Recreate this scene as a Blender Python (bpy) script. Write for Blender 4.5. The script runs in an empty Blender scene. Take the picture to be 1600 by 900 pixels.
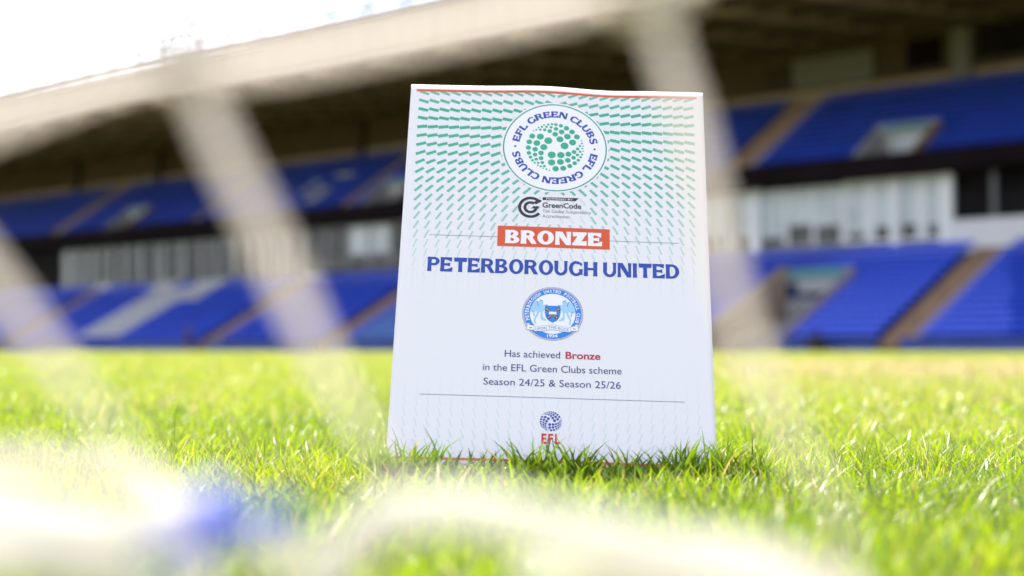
import bpy, bmesh, math, random
import numpy as np
from mathutils import Vector, Matrix

random.seed(7)
rng = np.random.default_rng(7)
D = bpy.data
scene = bpy.context.scene
COL = scene.collection
R = math.radians

# ------------------------------------------------------------------ camera
CAM_H = 0.087
cam_data = D.cameras.new("camera")
cam_data.sensor_width = 36.0
cam_data.lens = 2595 / 1600 * 36
cam_data.clip_start = 0.02
cam_data.clip_end = 3000
cam_data.dof.use_dof = True
cam_data.dof.focus_distance = 1.115
cam_data.dof.aperture_fstop = 5.8
cam = D.objects.new("camera", cam_data)
cam.location = (0, 0, CAM_H)
cam.rotation_euler = (R(90 + 2.1186), 0, 0)
COL.objects.link(cam)
scene.camera = cam

# ------------------------------------------------------------------ light
SUN_EL = R(57.0)
SUN_H = Vector((-0.22, 0.60, 0)).normalized()            # horizontal direction towards the sun
sun_dir = Vector((SUN_H.x * math.cos(SUN_EL), SUN_H.y * math.cos(SUN_EL), math.sin(SUN_EL)))
sd = D.lights.new("sun", 'SUN')
sd.energy = 4.0
sd.angle = R(0.53)
sd.color = (1.0, 0.95, 0.87)
sun = D.objects.new("sun", sd)
sun.rotation_euler = sun_dir.to_track_quat('Z', 'Y').to_euler()
sun.location = (-20, 30, 40)
COL.objects.link(sun)

world = D.worlds.new("World")
scene.world = world
world.use_nodes = True
nt = world.node_tree
nt.nodes.clear()
out = nt.nodes.new("ShaderNodeOutputWorld")
bg = nt.nodes.new("ShaderNodeBackground")
bg.inputs["Strength"].default_value = 0.13
sky = nt.nodes.new("ShaderNodeTexSky")
sky.sky_type = 'NISHITA'
sky.sun_disc = False
sky.sun_elevation = SUN_EL
sky.sun_rotation = math.atan2(SUN_H.x, SUN_H.y)
sky.dust_density = 1.2
tc = nt.nodes.new("ShaderNodeTexCoord")
mp = nt.nodes.new("ShaderNodeMapping")
mp.inputs["Scale"].default_value = (1, 1, 2.2)
mp.inputs["Location"].default_value = (0.9, 0.4, 0.2)
nz = nt.nodes.new("ShaderNodeTexNoise")
nz.inputs["Scale"].default_value = 3.2
nz.inputs["Detail"].default_value = 8
nz.inputs["Roughness"].default_value = 0.62
rp = nt.nodes.new("ShaderNodeValToRGB")
rp.color_ramp.elements[0].position = 0.40
rp.color_ramp.elements[1].position = 0.56
mx = nt.nodes.new("ShaderNodeMix")
mx.data_type = 'RGBA'
# cloud: white, brighter where the clear sky behind it is brighter (towards the sun)
bw = nt.nodes.new("ShaderNodeRGBToBW")
cm = nt.nodes.new("ShaderNodeMath")
cm.operation = 'MULTIPLY_ADD'
cm.inputs[1].default_value = 1.1
cm.inputs[2].default_value = 2.4
ct_ = nt.nodes.new("ShaderNodeVectorMath")
ct_.operation = 'SCALE'
ct_.inputs[0].default_value = (1.0, 1.0, 1.06)
nt.links.new(sky.outputs[0], bw.inputs[0])
nt.links.new(bw.outputs[0], cm.inputs[0])
nt.links.new(cm.outputs[0], ct_.inputs["Scale"])
nt.links.new(ct_.outputs[0], mx.inputs[7])
nt.links.new(tc.outputs["Generated"], mp.inputs["Vector"])
nt.links.new(mp.outputs[0], nz.inputs["Vector"])
nt.links.new(nz.outputs["Fac"], rp.inputs[0])
nt.links.new(rp.outputs[0], mx.inputs[0])
nt.links.new(sky.outputs[0], mx.inputs[6])
nt.links.new(mx.outputs[2], bg.inputs["Color"])
nt.links.new(bg.outputs[0], out.inputs["Surface"])

scene.view_settings.view_transform = 'Standard'
scene.view_settings.look = 'None'
scene.view_settings.exposure = 1.42
scene.view_settings.gamma = 1.0
scene.cycles.max_bounces = 8
scene.cycles.transparent_max_bounces = 8
scene.cycles.sample_clamp_indirect = 8

# ------------------------------------------------------------------ materials
def mat(name, color, rough=0.6, var=0.0, scale=5.0, metal=0.0, spec=0.5, bump=0.0, coords="Object"):
    m = D.materials.new(name)
    m.use_nodes = True
    n = m.node_tree
    b = n.nodes["Principled BSDF"]
    b.inputs["Base Color"].default_value = (*color, 1)
    b.inputs["Roughness"].default_value = rough
    b.inputs["Metallic"].default_value = metal
    b.inputs["Specular IOR Level"].default_value = spec
    if var or bump:
        t = n.nodes.new("ShaderNodeTexCoord")
        z = n.nodes.new("ShaderNodeTexNoise")
        z.inputs["Scale"].default_value = scale
        z.inputs["Detail"].default_value = 6
        n.links.new(t.outputs[coords], z.inputs["Vector"])
        if var:
            r = n.nodes.new("ShaderNodeValToRGB")
            r.color_ramp.elements[0].position = 0.3
            r.color_ramp.elements[1].position = 0.7
            r.color_ramp.elements[0].color = (*[c * (1 - var) for c in color], 1)
            r.color_ramp.elements[1].color = (*[min(1, c * (1 + var)) for c in color], 1)
            n.links.new(z.outputs["Fac"], r.inputs[0])
            n.links.new(r.outputs[0], b.inputs["Base Color"])
        if bump:
            bp = n.nodes.new("ShaderNodeBump")
            bp.inputs["Strength"].default_value = bump
            bp.inputs["Distance"].default_value = 0.01
            n.links.new(z.outputs["Fac"], bp.inputs["Height"])
            n.links.new(bp.outputs[0], b.inputs["Normal"])
    return m

def grass_mat(name, stops, transl=0.5, gloss=0.35, use_attr=True):
    m = D.materials.new(name)
    m.use_nodes = True
    n = m.node_tree
    n.nodes.clear()
    o = n.nodes.new("ShaderNodeOutputMaterial")
    a = n.nodes.new("ShaderNodeAttribute")
    a.attribute_name = "tone"
    r = n.nodes.new("ShaderNodeValToRGB")
    els = r.color_ramp.elements
    while len(els) < len(stops):
        els.new(0.5)
    for e, (p, c) in zip(els, stops):
        e.position = p
        e.color = (*c, 1)
    n.links.new(a.outputs["Fac"], r.inputs[0])
    pb = n.nodes.new("ShaderNodeBsdfPrincipled")
    pb.inputs["Roughness"].default_value = 0.37
    pb.inputs["Specular IOR Level"].default_value = gloss
    tr = n.nodes.new("ShaderNodeBsdfTranslucent")
    hs = n.nodes.new("ShaderNodeHueSaturation")
    hs.inputs["Hue"].default_value = 0.485
    hs.inputs["Saturation"].default_value = 1.03
    hs.inputs["Value"].default_value = 1.5
    n.links.new(r.outputs[0], hs.inputs["Color"])
    n.links.new(hs.outputs[0], tr.inputs["Color"])
    n.links.new(r.outputs[0], pb.inputs["Base Color"])
    ms = n.nodes.new("ShaderNodeMixShader")
    ms.inputs[0].default_value = transl
    n.links.new(pb.outputs[0], ms.inputs[1])
    n.links.new(tr.outputs[0], ms.inputs[2])
    n.links.new(ms.outputs[0], o.inputs["Surface"])
    return m

M = {}
M['seat_blue'] = mat('seat_blue', (0.018, 0.092, 0.96), 0.38, 0.14, 0.5, spec=0.8)
M['seat_light'] = mat('seat_light_blue', (0.17, 0.33, 0.85), 0.5)
M['seat_white'] = mat('seat_white', (0.86, 0.86, 0.92), 0.5, 0.06, 0.8)
M['concrete'] = mat('terrace_concrete', (0.20, 0.19, 0.19), 0.85, 0.2, 0.7)
M['terrace'] = mat('terrace_paint', (0.012, 0.028, 0.14), 0.9, 0.2, 0.7, spec=0.1)
M['aisle'] = mat('aisle_step_paint', (0.23, 0.14, 0.09), 0.8, 0.2, 1.2)
M['aisle_kerb'] = mat('aisle_kerb_paint', (0.26, 0.22, 0.30), 0.8)
M['wall_blue'] = mat('wall_blue', (0.02, 0.05, 0.26), 0.6, 0.2, 0.5)
M['tan_wall'] = mat('tan_wall', (0.34, 0.26, 0.20), 0.8, 0.12, 0.6)
M['pale_wall'] = mat('pale_wall', (0.66, 0.66, 0.74), 0.7, 0.06, 0.4)
M['grey_wall'] = mat('grey_wall', (0.33, 0.33, 0.36), 0.8, 0.15, 0.5)
M['dark'] = mat('dark_strip', (0.010, 0.006, 0.009), 0.9, 0.2, 0.5, spec=0.08)
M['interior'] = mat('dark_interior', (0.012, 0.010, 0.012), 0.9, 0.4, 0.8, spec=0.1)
M['post_grey'] = mat('post_grey', (0.42, 0.43, 0.44), 0.6)
M['frame_white'] = mat('frame_white', (0.75, 0.77, 0.84), 0.5)
M['frame_grey'] = mat('frame_grey', (0.26, 0.27, 0.28), 0.5)
M['blind'] = mat('window_blind', (0.50, 0.55, 0.62), 0.35, 0.18, 0.5)
M['panel_grey'] = mat('panel_grey', (0.09, 0.085, 0.09), 0.6, 0.5, 0.9)
M['sign_grey'] = mat('sign_grey', (0.18, 0.17, 0.18), 0.8)
M['glass'] = mat('window_glass', (0.025, 0.03, 0.035), 0.25, 0.5, 0.35, spec=0.25)
M['teal'] = mat('teal_sign', (0.06, 0.20, 0.24), 0.5)
M['fascia'] = mat('fascia_panel', (0.53, 0.44, 0.38), 0.6, 0.08, 0.3)
M['fascia_trim'] = mat('fascia_trim', (0.26, 0.17, 0.12), 0.6)
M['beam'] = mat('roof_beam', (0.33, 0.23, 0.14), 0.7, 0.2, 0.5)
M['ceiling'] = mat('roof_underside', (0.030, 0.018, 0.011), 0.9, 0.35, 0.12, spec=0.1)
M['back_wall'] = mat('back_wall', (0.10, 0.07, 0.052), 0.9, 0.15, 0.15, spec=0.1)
M['brown_wall'] = mat('brown_wall', (0.045, 0.026, 0.018), 0.8, 0.2, 0.15)
M['steel'] = mat('steel_grey', (0.12, 0.12, 0.14), 0.5)
M['cord'] = mat('net_cord', (0.84, 0.77, 0.74), 0.7, 0.05, 300, bump=0.4)
M['rope'] = mat('net_rope', (0.80, 0.77, 0.74), 0.7, 0.04, 200, bump=0.4)
def add_translucency(m, col, f):
    n = m.node_tree
    b = n.nodes['Principled BSDF']
    o = n.nodes['Material Output']
    tr = n.nodes.new('ShaderNodeBsdfTranslucent')
    tr.inputs['Color'].default_value = (*col, 1)
    ms = n.nodes.new('ShaderNodeMixShader')
    ms.inputs[0].default_value = f
    n.links.new(b.outputs[0], ms.inputs[1])
    n.links.new(tr.outputs[0], ms.inputs[2])
    n.links.new(ms.outputs[0], o.inputs['Surface'])
add_translucency(M['cord'], (0.94, 0.87, 0.84), .5)
add_translucency(M['rope'], (0.88, 0.85, 0.80), .5)
M['blue_tie'] = mat('blue_tie', (0.03, 0.08, 0.62), 0.4, 0.1, 200)
M['skin'] = mat('skin', (0.50, 0.30, 0.22), 0.6)
M['navy_cloth'] = mat('navy_cloth', (0.012, 0.015, 0.06), 0.85, 0.2, 4)
M['maroon_cloth'] = mat('maroon_cloth', (0.13, 0.04, 0.05), 0.85, 0.2, 4)
M['hair'] = mat('hair', (0.02, 0.015, 0.01), 0.7)
M['bag'] = mat('bag_black', (0.010, 0.009, 0.022), 0.7, 0.2, 4)

# print inks
M['ink_blue'] = mat('ink_blue', (0.018, 0.055, 0.36), 0.5, 0.05, 40)
M['ink_navy'] = mat('ink_navy', (0.035, 0.03, 0.17), 0.5)
M['ink_orange'] = mat('ink_orange', (0.66, 0.085, 0.025), 0.5, 0.04, 30)
M['ink_red'] = mat('ink_red', (0.55, 0.018, 0.035), 0.5)
M['ink_darkred'] = mat('ink_dark_red', (0.42, 0.02, 0.05), 0.5)
M['ink_green'] = mat('ink_green', (0.03, 0.36, 0.22), 0.5, 0.06, 30)
M['ink_teal'] = mat('ink_teal', (0.02, 0.26, 0.20), 0.5)
M['ink_black'] = mat('ink_black', (0.020, 0.018, 0.035), 0.5)
M['ink_mid'] = mat('ink_grey', (0.17, 0.16, 0.22), 0.5)
M['ink_crest'] = mat('ink_crest_blue', (0.02, 0.21, 0.70), 0.5)
M['ink_pale'] = mat('ink_pale_blue', (0.33, 0.56, 0.80), 0.5)
M['ink_gold'] = mat('ink_gold', (0.55, 0.30, 0.12), 0.5)
M['ink_brown'] = mat('ink_brown', (0.05, 0.02, 0.02), 0.5)
PAPER = (0.82, 0.785, 0.84)
def paper_mat(name):
    m = mat(name, PAPER, 0.5, spec=0.35)
    n = m.node_tree
    b = n.nodes["Principled BSDF"]
    o = n.nodes["Material Output"]
    tr = n.nodes.new("ShaderNodeBsdfTranslucent")
    tr.inputs["Color"].default_value = (0.78, 0.75, 0.84, 1)
    ms = n.nodes.new("ShaderNodeMixShader")
    ms.inputs[0].default_value = 0.10
    n.links.new(b.outputs[0], ms.inputs[1])
    n.links.new(tr.outputs[0], ms.inputs[2])
    n.links.new(ms.outputs[0], o.inputs["Surface"])
    t = n.nodes.new("ShaderNodeTexCoord")
    z = n.nodes.new("ShaderNodeTexNoise")
    z.inputs["Scale"].default_value = 900
    bp = n.nodes.new("ShaderNodeBump")
    bp.inputs["Strength"].default_value = 0.08
    bp.inputs["Distance"].default_value = 0.0002
    n.links.new(t.outputs["Object"], z.inputs["Vector"])
    n.links.new(z.outputs["Fac"], bp.inputs["Height"])
    n.links.new(bp.outputs[0], b.inputs["Normal"])
    return m
M['paper'] = paper_mat('certificate_paper')
M['ink_white'] = mat('ink_white', PAPER, 0.5, spec=0.35)

def dash_mat():
    m = mat('ink_dash', (0.03, 0.36, 0.24), 0.5)
    n = m.node_tree
    a = n.nodes.new("ShaderNodeAttribute")
    a.attribute_name = "ink"
    mxn = n.nodes.new("ShaderNodeMix")
    mxn.data_type = 'RGBA'
    mxn.inputs[6].default_value = (*PAPER, 1)
    mxn.inputs[7].default_value = (0.025, 0.36, 0.22, 1)
    n.links.new(a.outputs["Fac"], mxn.inputs[0])
    n.links.new(mxn.outputs[2], n.nodes["Principled BSDF"].inputs["Base Color"])
    return m
M['ink_dash'] = dash_mat()

# ------------------------------------------------------------------ object helpers
def link(name, me, material=None, parent=None, kind=None, label=None):
    if material is not None:
        me.materials.append(M[material] if isinstance(material, str) else material)
    o = D.objects.new(name, me)
    COL.objects.link(o)
    if parent is not None:
        o.parent = parent
    if kind:
        o['kind'] = kind
    if label:
        o['label'] = label
    return o

def empty(name, loc, label, cat, rotz=0.0, group=None):
    o = D.objects.new(name, None)
    o.empty_display_size = 0.2
    COL.objects.link(o)
    o.location = loc
    o.rotation_euler = (0, 0, rotz)
    o['label'] = label
    o['category'] = cat
    if group:
        o['group'] = group
    return o

class MB:
    def __init__(s):
        s.v = []
        s.f = []
    def box(s, x0, x1, y0, y1, z0, z1):
        b = len(s.v)
        s.v += [(x0, y0, z0), (x1, y0, z0), (x1, y1, z0), (x0, y1, z0), (x0, y0, z1), (x1, y0, z1), (x1, y1, z1), (x0, y1, z1)]
        s.f += [(b, b+3, b+2, b+1), (b+4, b+5, b+6, b+7), (b, b+1, b+5, b+4), (b+1, b+2, b+6, b+5), (b+2, b+3, b+7, b+6), (b+3, b, b+4, b+7)]
        return s
    def prism(s, poly, x0, x1):
        """poly in (y,z), extruded along x"""
        b = len(s.v)
        n = len(poly)
        s.v += [(x0, p[0], p[1]) for p in poly] + [(x1, p[0], p[1]) for p in poly]
        s.f += [tuple(range(b, b+n)), tuple(range(b+2*n-1, b+n-1, -1))]
        for i in range(n):
            j = (i+1) % n
            s.f.append((b+i, b+n+i, b+n+j, b+j))
        return s
    def tube(s, pts, rads, seg=10, cap=True):
        b = len(s.v)
        pts = [Vector(p) for p in pts]
        n = len(pts)
        if not hasattr(rads, '__len__'):
            rads = [rads] * n
        up = Vector((0.13, 0.31, 0.94))
        for i, p in enumerate(pts):
            t = (pts[min(i+1, n-1)] - pts[max(i-1, 0)]).normalized()
            a = t.cross(up)
            if a.length < 1e-3:
                a = t.cross(Vector((1, 0, 0)))
            a.normalize()
            c = t.cross(a).normalized()
            up = -a.cross(t) if False else up
            for k in range(seg):
                w = 2*math.pi*k/seg
                q = p + (a*math.cos(w) + c*math.sin(w)) * rads[i]
                s.v.append(tuple(q))
        for i in range(n-1):
            for k in range(seg):
                k2 = (k+1) % seg
                s.f.append((b+i*seg+k, b+i*seg+k2, b+(i+1)*seg+k2, b+(i+1)*seg+k))
        if cap:
            s.f.append(tuple(b+k for k in range(seg))[::-1])
            s.f.append(tuple(b+(n-1)*seg+k for k in range(seg)))
        return s
    def mesh(s, name, smooth=False):
        me = D.meshes.new(name)
        me.from_pydata(s.v, [], s.f)
        me.update()
        if smooth:
            me.shade_smooth()
        return me
    def build(s, name, material, parent=None, smooth=False, **k):
        return link(name, s.mesh(name, smooth), material, parent, **k)

def catmull(pts, n=10):
    pts = [Vector(p) for p in pts]
    P = [pts[0]*2 - pts[1]] + pts + [pts[-1]*2 - pts[-2]]
    res = []
    for i in range(1, len(P)-2):
        for k in range(n):
            t = k/n
            a, b, c, d = P[i-1], P[i], P[i+1], P[i+2]
            res.append(0.5*((2*b) + (c-a)*t + (2*a-5*b+4*c-d)*t*t + (3*b-a-3*c+d)*t**3))
    res.append(P[-2])
    return res

def np_mesh(name, V, loops, sizes):
    """fast mesh from arrays; sizes = vertices per face"""
    me = D.meshes.new(name)
    me.vertices.add(len(V))
    me.vertices.foreach_set("co", np.asarray(V, dtype=np.float32).ravel())
    loops = np.asarray(loops, dtype=np.int32).ravel()
    sizes = np.asarray(sizes, dtype=np.int32)
    me.loops.add(len(loops))
    me.loops.foreach_set("vertex_index", loops)
    me.polygons.add(len(sizes))
    st = np.zeros(len(sizes), dtype=np.int32)
    st[1:] = np.cumsum(sizes)[:-1]
    me.polygons.foreach_set("loop_start", st)
    me.polygons.foreach_set("loop_total", sizes)
    me.update(calc_edges=True)
    return me

# ------------------------------------------------------------------ ground
def ground_mat():
    m = D.materials.new("pitch_ground")
    m.use_nodes = True
    n = m.node_tree
    b = n.nodes["Principled BSDF"]
    b.inputs["Roughness"].default_value = 0.9
    b.inputs["Specular IOR Level"].default_value = 0.15
    t = n.nodes.new("ShaderNodeTexCoord")
    z1 = n.nodes.new("ShaderNodeTexNoise")
    z1.inputs["Scale"].default_value = 0.35
    z1.inputs["Detail"].default_value = 5
    z2 = n.nodes.new("ShaderNodeTexNoise")
    z2.inputs["Scale"].default_value = 60
    z2.inputs["Detail"].default_value = 4
    r1 = n.nodes.new("ShaderNodeValToRGB")
    r1.color_ramp.elements[0].position = 0.35
    r1.color_ramp.elements[0].color = (0.11, 0.15, 0.028, 1)
    r1.color_ramp.elements[1].position = 0.65
    r1.color_ramp.elements[1].color = (0.20, 0.19, 0.055, 1)
    r2 = n.nodes.new("ShaderNodeValToRGB")
    r2.color_ramp.elements[0].color = (0.55, 0.55, 0.5, 1)
    r2.color_ramp.elements[1].color = (1.25, 1.2, 1.1, 1)
    mu = n.nodes.new("ShaderNodeMix")
    mu.data_type = 'RGBA'
    mu.blend_type = 'MULTIPLY'
    mu.inputs[0].default_value = 1
    n.links.new(t.outputs["Object"], z1.inputs["Vector"])
    n.links.new(t.outputs["Object"], z2.inputs["Vector"])
    n.links.new(z1.outputs["Fac"], r1.inputs[0])
    n.links.new(z2.outputs["Fac"], r2.inputs[0])
    n.links.new(r1.outputs[0], mu.inputs[6])
    n.links.new(r2.outputs[0], mu.inputs[7])
    n.links.new(mu.outputs[2], b.inputs["Base Color"])
    return m
me = D.meshes.new("ground")
me.from_pydata([(-600, -300, 0), (600, -300, 0), (600, 900, 0), (-600, 900, 0)], [], [(0, 1, 2, 3)])
g = link("ground", me, ground_mat(), kind="structure")

# ------------------------------------------------------------------ certificate
OC = Vector((-72.446, 1191.20, 190.906 + CAM_H*1000)) * 0.001
AV = Vector((0.999586, -0.000381, -0.028768)).normalized()
BV = Vector((-0.025649, -0.464746, -0.885073)).normalized()
NV = -(AV.cross(BV)).normalized()
def wave(u, v):
    e = math.exp(-v/55.0)
    w = 1.9*math.exp(-((u-94)/30)**2) - 1.6*math.exp(-((u-142)/26)**2)
    return w*e + 1.1*math.exp(-((v-297)/60)**2)*math.sin(u/210*math.pi*1.3) + 0.5*math.sin(u/60+v/90)
cert_base = OC + (AV*105 + BV*297)*0.001
certificate = empty("certificate", cert_base, "white printed paper certificate with green dashes and orange bronze banner leaning back in the grass", "certificate")
def S(u, v, off=0.0):
    return (OC - cert_base) + (AV*u + BV*v + NV*(wave(u, v) + off))*0.001

nu, nv = 60, 80
V = []
for j in range(nv+1):
    for i in range(nu+1):
        V.append(S(210*i/nu, 297*j/nv))
nb = len(V)
for j in range(nv+1):
    for i in range(nu+1):
        V.append(S(210*i/nu, 297*j/nv, -0.22))
F = []
W = nu+1
for j in range(nv):
    for i in range(nu):
        a = j*W+i
        F.append((a, a+W, a+W+1, a+1))
        F.append((nb+a, nb+a+1, nb+a+W+1, nb+a+W))
for i in range(nu):
    F.append((i, i+1, nb+i+1, nb+i))
    a = nv*W+i
    F.append((a, nb+a, nb+a+1, a+1))
for j in range(nv):
    a = j*W
    F.append((a, nb+a, nb+a+W, a+W))
    a = j*W+nu
    F.append((a, a+W, nb+a+W, nb+a))
me = D.meshes.new("sheet")
me.from_pydata(V, [], F)
me.shade_smooth()
link("sheet", me, 'paper', certificate)

class Ink:
    """flat print: 2D polygons in paper millimetres (y down), laid on the sheet"""
    def __init__(s, layer=1):
        s.v = []
        s.f = []
        s.layer = layer
        s.k = 0
        s.tone = []
    def poly(s, pts, tone=1.0):
        b = len(s.v)
        off = 0.05*s.layer + 0.0015*(s.k % 12)
        s.k += 1
        s.v += [(p[0], p[1], off) for p in pts]
        s.f.append(tuple(range(b, b+len(pts))))
        s.tone += [tone]*len(pts)
        return s
    def strip(s, L, Rr, tone=1.0):
        b = len(s.v)
        off = 0.05*s.layer + 0.0015*(s.k % 12)
        s.k += 1
        n = len(L)
        s.v += [(p[0], p[1], off) for p in L] + [(p[0], p[1], off) for p in Rr]
        s.tone += [tone]*(2*n)
        for i in range(n-1):
            s.f.append((b+i, b+i+1, b+n+i+1, b+n+i))
        return s
    def disc(s, cx, cy, r, ry=None, n=40):
        ry = ry or r
        if r > 10:
            b = len(s.v)
            K = 14
            off = 0.05*s.layer
            for k in range(K+1):
                for i in range(n):
                    a = 2*math.pi*i/n
                    s.v.append((cx+r*k/K*math.cos(a), cy+r*k/K*math.sin(a), off))
                    s.tone.append(1.0)
            for k in range(K):
                for i in range(n):
                    i2 = (i+1) % n
                    q = (b+k*n+i, b+(k+1)*n+i, b+(k+1)*n+i2, b+k*n+i2)
                    s.f.append(q if k else q[1:3]+(q[0],))
            return s
        return s.poly([(cx+r*math.cos(2*math.pi*i/n), cy+ry*math.sin(2*math.pi*i/n)) for i in range(n)])
    def ring(s, cx, cy, r0, r1, a0=0, a1=360, n=72):
        """angles counter-clockwise, 0 = right, 90 = up"""
        A = [R(a0+(a1-a0)*i/n) for i in range(n+1)]
        return s.strip([(cx+r0*math.cos(a), cy-r0*math.sin(a)) for a in A], [(cx+r1*math.cos(a), cy-r1*math.sin(a)) for a in A])
    def rect(s, x0, x1, y0, y1, n=1):
        X = [x0+(x1-x0)*i/n for i in range(n+1)]
        return s.strip([(x, y0) for x in X], [(x, y1) for x in X])
    def line(s, x0, y0, x1, y1, w, n=1):
        d = Vector((x1-x0, y1-y0)).normalized()
        p = Vector((-d.y, d.x))*w/2
        P = [Vector((x0+(x1-x0)*i/n, y0+(y1-y0)*i/n)) for i in range(n+1)]
        return s.strip([tuple(q+p) for q in P], [tuple(q-p) for q in P])
    def build(s, name, material, parent=None, tone=False):
        me = D.meshes.new(name)
        me.from_pydata([S(*p) for p in s.v], [], s.f)
        # face the reader
        bm = bmesh.new()
        bm.from_mesh(me)
        bm.normal_update()
        fl = [f for f in bm.faces if f.normal.dot(NV) < 0]
        if fl:
            bmesh.ops.reverse_faces(bm, faces=fl)
        bm.to_mesh(me)
        bm.free()
        if tone:
            at = me.attributes.new("ink", 'FLOAT', 'POINT')
            at.data.foreach_set("value", s.tone)
        return link(name, me, material, parent or certificate)

# ---- flared display lettering (cap height 1, y up); each glyph -> list of strips (L, R), advance
def ribbon(pts, ws):
    L, Rr = [], []
    n = len(pts)
    for i in range(n):
        a = pts[max(i-1, 0)]
        c = pts[min(i+1, n-1)]
        dx, dy = c[0]-a[0], c[1]-a[1]
        l = math.hypot(dx, dy) or 1
        nx, ny = -dy/l, dx/l
        w = ws[i]/2
        L.append((pts[i][0]+nx*w, pts[i][1]+ny*w))
        Rr.append((pts[i][0]-nx*w, pts[i][1]-ny*w))
    return (L, Rr)
def flared(p0, p1, w0, wm, w1, n=8):
    pts, ws = [], []
    for i in range(n+1):
        t = i/n
        pts.append((p0[0]+(p1[0]-p0[0])*t, p0[1]+(p1[1]-p0[1])*t))
        if t < .5:
            ws.append(wm+(w0-wm)*(1-2*t)**2)
        else:
            ws.append(wm+(w1-wm)*(2*t-1)**2)
    return ribbon(pts, ws)
def arcs(cx, cy, rxo, ryo, rxi, ryi, a0, a1, n=28, cxi=None):
    cxi = cx if cxi is None else cxi
    A = [R(a0+(a1-a0)*i/n) for i in range(n+1)]
    return ([(cx+rxo*math.cos(a), cy+ryo*math.sin(a)) for a in A], [(cxi+rxi*math.cos(a), cy+ryi*math.sin(a)) for a in A])
def glyph(ch, W=0.26, T=0.15):
    """W thick stem, T thin stroke"""
    fl = 1.16
    st = lambda x, w=W: flared((x, 0), (x, 1), w*fl, w, w*fl)
    def hb(x0, x1, y, t0=T, t1=None):
        return flared((x0, y), (x1, y), t0, t0*.95, (t1 or T*1.7))
    def endbar(x0, x1, top, h=T, lip=None):
        lip = lip or T*1.95
        n = 8
        if top:
            return ([(x0+(x1-x0)*i/n, 1.0) for i in range(n+1)], [(x0+(x1-x0)*i/n-(0.03 if i == n else 0), 1-h-(lip-h)*max(0, (i/n-.3)/.7)**1.6) for i in range(n+1)])
        return ([(x0+(x1-x0)*i/n, 0.0) for i in range(n+1)], [(x0+(x1-x0)*i/n+(0.03 if i == n else 0), h+(lip-h)*max(0, (i/n-.3)/.7)**1.6) for i in range(n+1)])
    h = W/2
    if ch == 'I': return [st(h+.04)], W+.10
    if ch == 'E': return [st(h), endbar(h, .86, True), endbar(h, .89, False), hb(h, .72, .5)], .92
    if ch == 'F': return [st(h), endbar(h, .84, True), hb(h, .70, .48)], .84
    if ch == 'L': return [st(h), endbar(h, .82, False)], .83
    if ch == 'H': return [st(h), st(1.0-h), ([(h, .5+T/2), (1-h, .5+T/2)], [(h, .5-T/2), (1-h, .5-T/2)])], 1.04
    if ch == 'T': return [st(.5), ([(0, 1), (1.0, 1)], [(0.03, 1-T*1.75), (.5, 1-T*1.0)][:1]+[(.97, 1-T*1.75)])], 1.0
    if ch == 'U':
        r = .49
        return [flared((h, .40), (h, 1), W, W, W*fl), flared((2*r-W*.42, .40), (2*r-W*.42, 1), W*.8, W*.8, W*.98),
                arcs(r, .40, r, .42, r-W*.92, .42-T*1.15, 180, 360)], 1.02
    if ch == 'N':
        return [flared((W*.40, 0), (W*.40, 1), W*.95, W*.75, W*.8), flared((1.02-W*.40, 0), (1.02-W*.40, 1), W*.8, W*.75, W*.95),
                ([(0, 1), (.70, 0)], [(W*1.35, 1), (1.02, 0)])], 1.04
    if ch == 'Z':
        return [([(.02, 1), (.95, 1)], [(.05, 1-T*1.8), (.93, 1-T)]), ([(0, T), (.95, T*1.9)], [(0, 0), (.93, 0)]),
                ([(.93, 1-T*.5), (.93-W*1.45, 1-T*.6)], [(W*1.45, T*.5), (0, T*.5)])], .97
    if ch == 'O':
        return [arcs(.54, .5, .54, .525, .54-W*1.02, .525-T*1.05, 0, 360, 48)], 1.10
    if ch == 'D':
        return [st(h), ([(h, 1), (.42, 1)], [(h, 1-T), (.42, 1-T)]), ([(h, T), (.42, T)], [(h, 0), (.42, 0)]),
                arcs(.42, .5, .58, .5, .58-W*1.02, .5-T, -90, 90)], 1.03
    if ch == 'P':
        return [st(h), ([(h, 1), (.48, 1)], [(h, 1-T), (.48, 1-T)]), ([(h, .41+T), (.48, .41+T)], [(h, .41), (.48, .41)]),
                arcs(.48, .705, .41, .295, .41-W*.95, .295-T, -90, 90)], .90
    if ch == 'R':
        return [st(h), ([(h, 1), (.48, 1)], [(h, 1-T), (.48, 1-T)]), ([(h, .43+T), (.50, .43+T)], [(h, .43), (.50, .43)]),
                arcs(.48, .715, .40, .285, .40-W*.95, .285-T, -90, 90), ([(.36, .50), (.70, 0)], [(.36+W*1.15, .50), (1.04, 0)])], 1.00
    if ch == 'B':
        return [st(h), ([(h, 1), (.46, 1)], [(h, 1-T), (.46, 1-T)]), ([(h, .5+T/2), (.5, .5+T/2)], [(h, .5-T/2), (.5, .5-T/2)]),
                ([(h, T), (.48, T)], [(h, 0), (.48, 0)]),
                arcs(.46, .74, .38, .26, .38-W*.92, .26-T*.95, -90, 90), arcs(.48, .27, .44, .27, .44-W*1.0, .27-T*.95, -90, 90)], .95
    if ch == 'C':
        return [arcs(.54, .5, .54, .525, .54-W*1.02, .525-T*1.1, 52, 308, 40),
                flared((.87, .90), (.93, .70), T*.9, T*1.1, T*.3), flared((.87, .10), (.93, .28), T*.9, T*.9, T*.3)], .97
    if ch == 'G':
        return [arcs(.54, .5, .54, .525, .54-W*1.02, .525-T*1.1, 52, 315, 40),
                flared((.87, .90), (.93, .70), T*.9, T*1.1, T*.3), flared((.90, .07), (.90, .47), W*.98, W*.9, W*1.15)], 1.06
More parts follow.
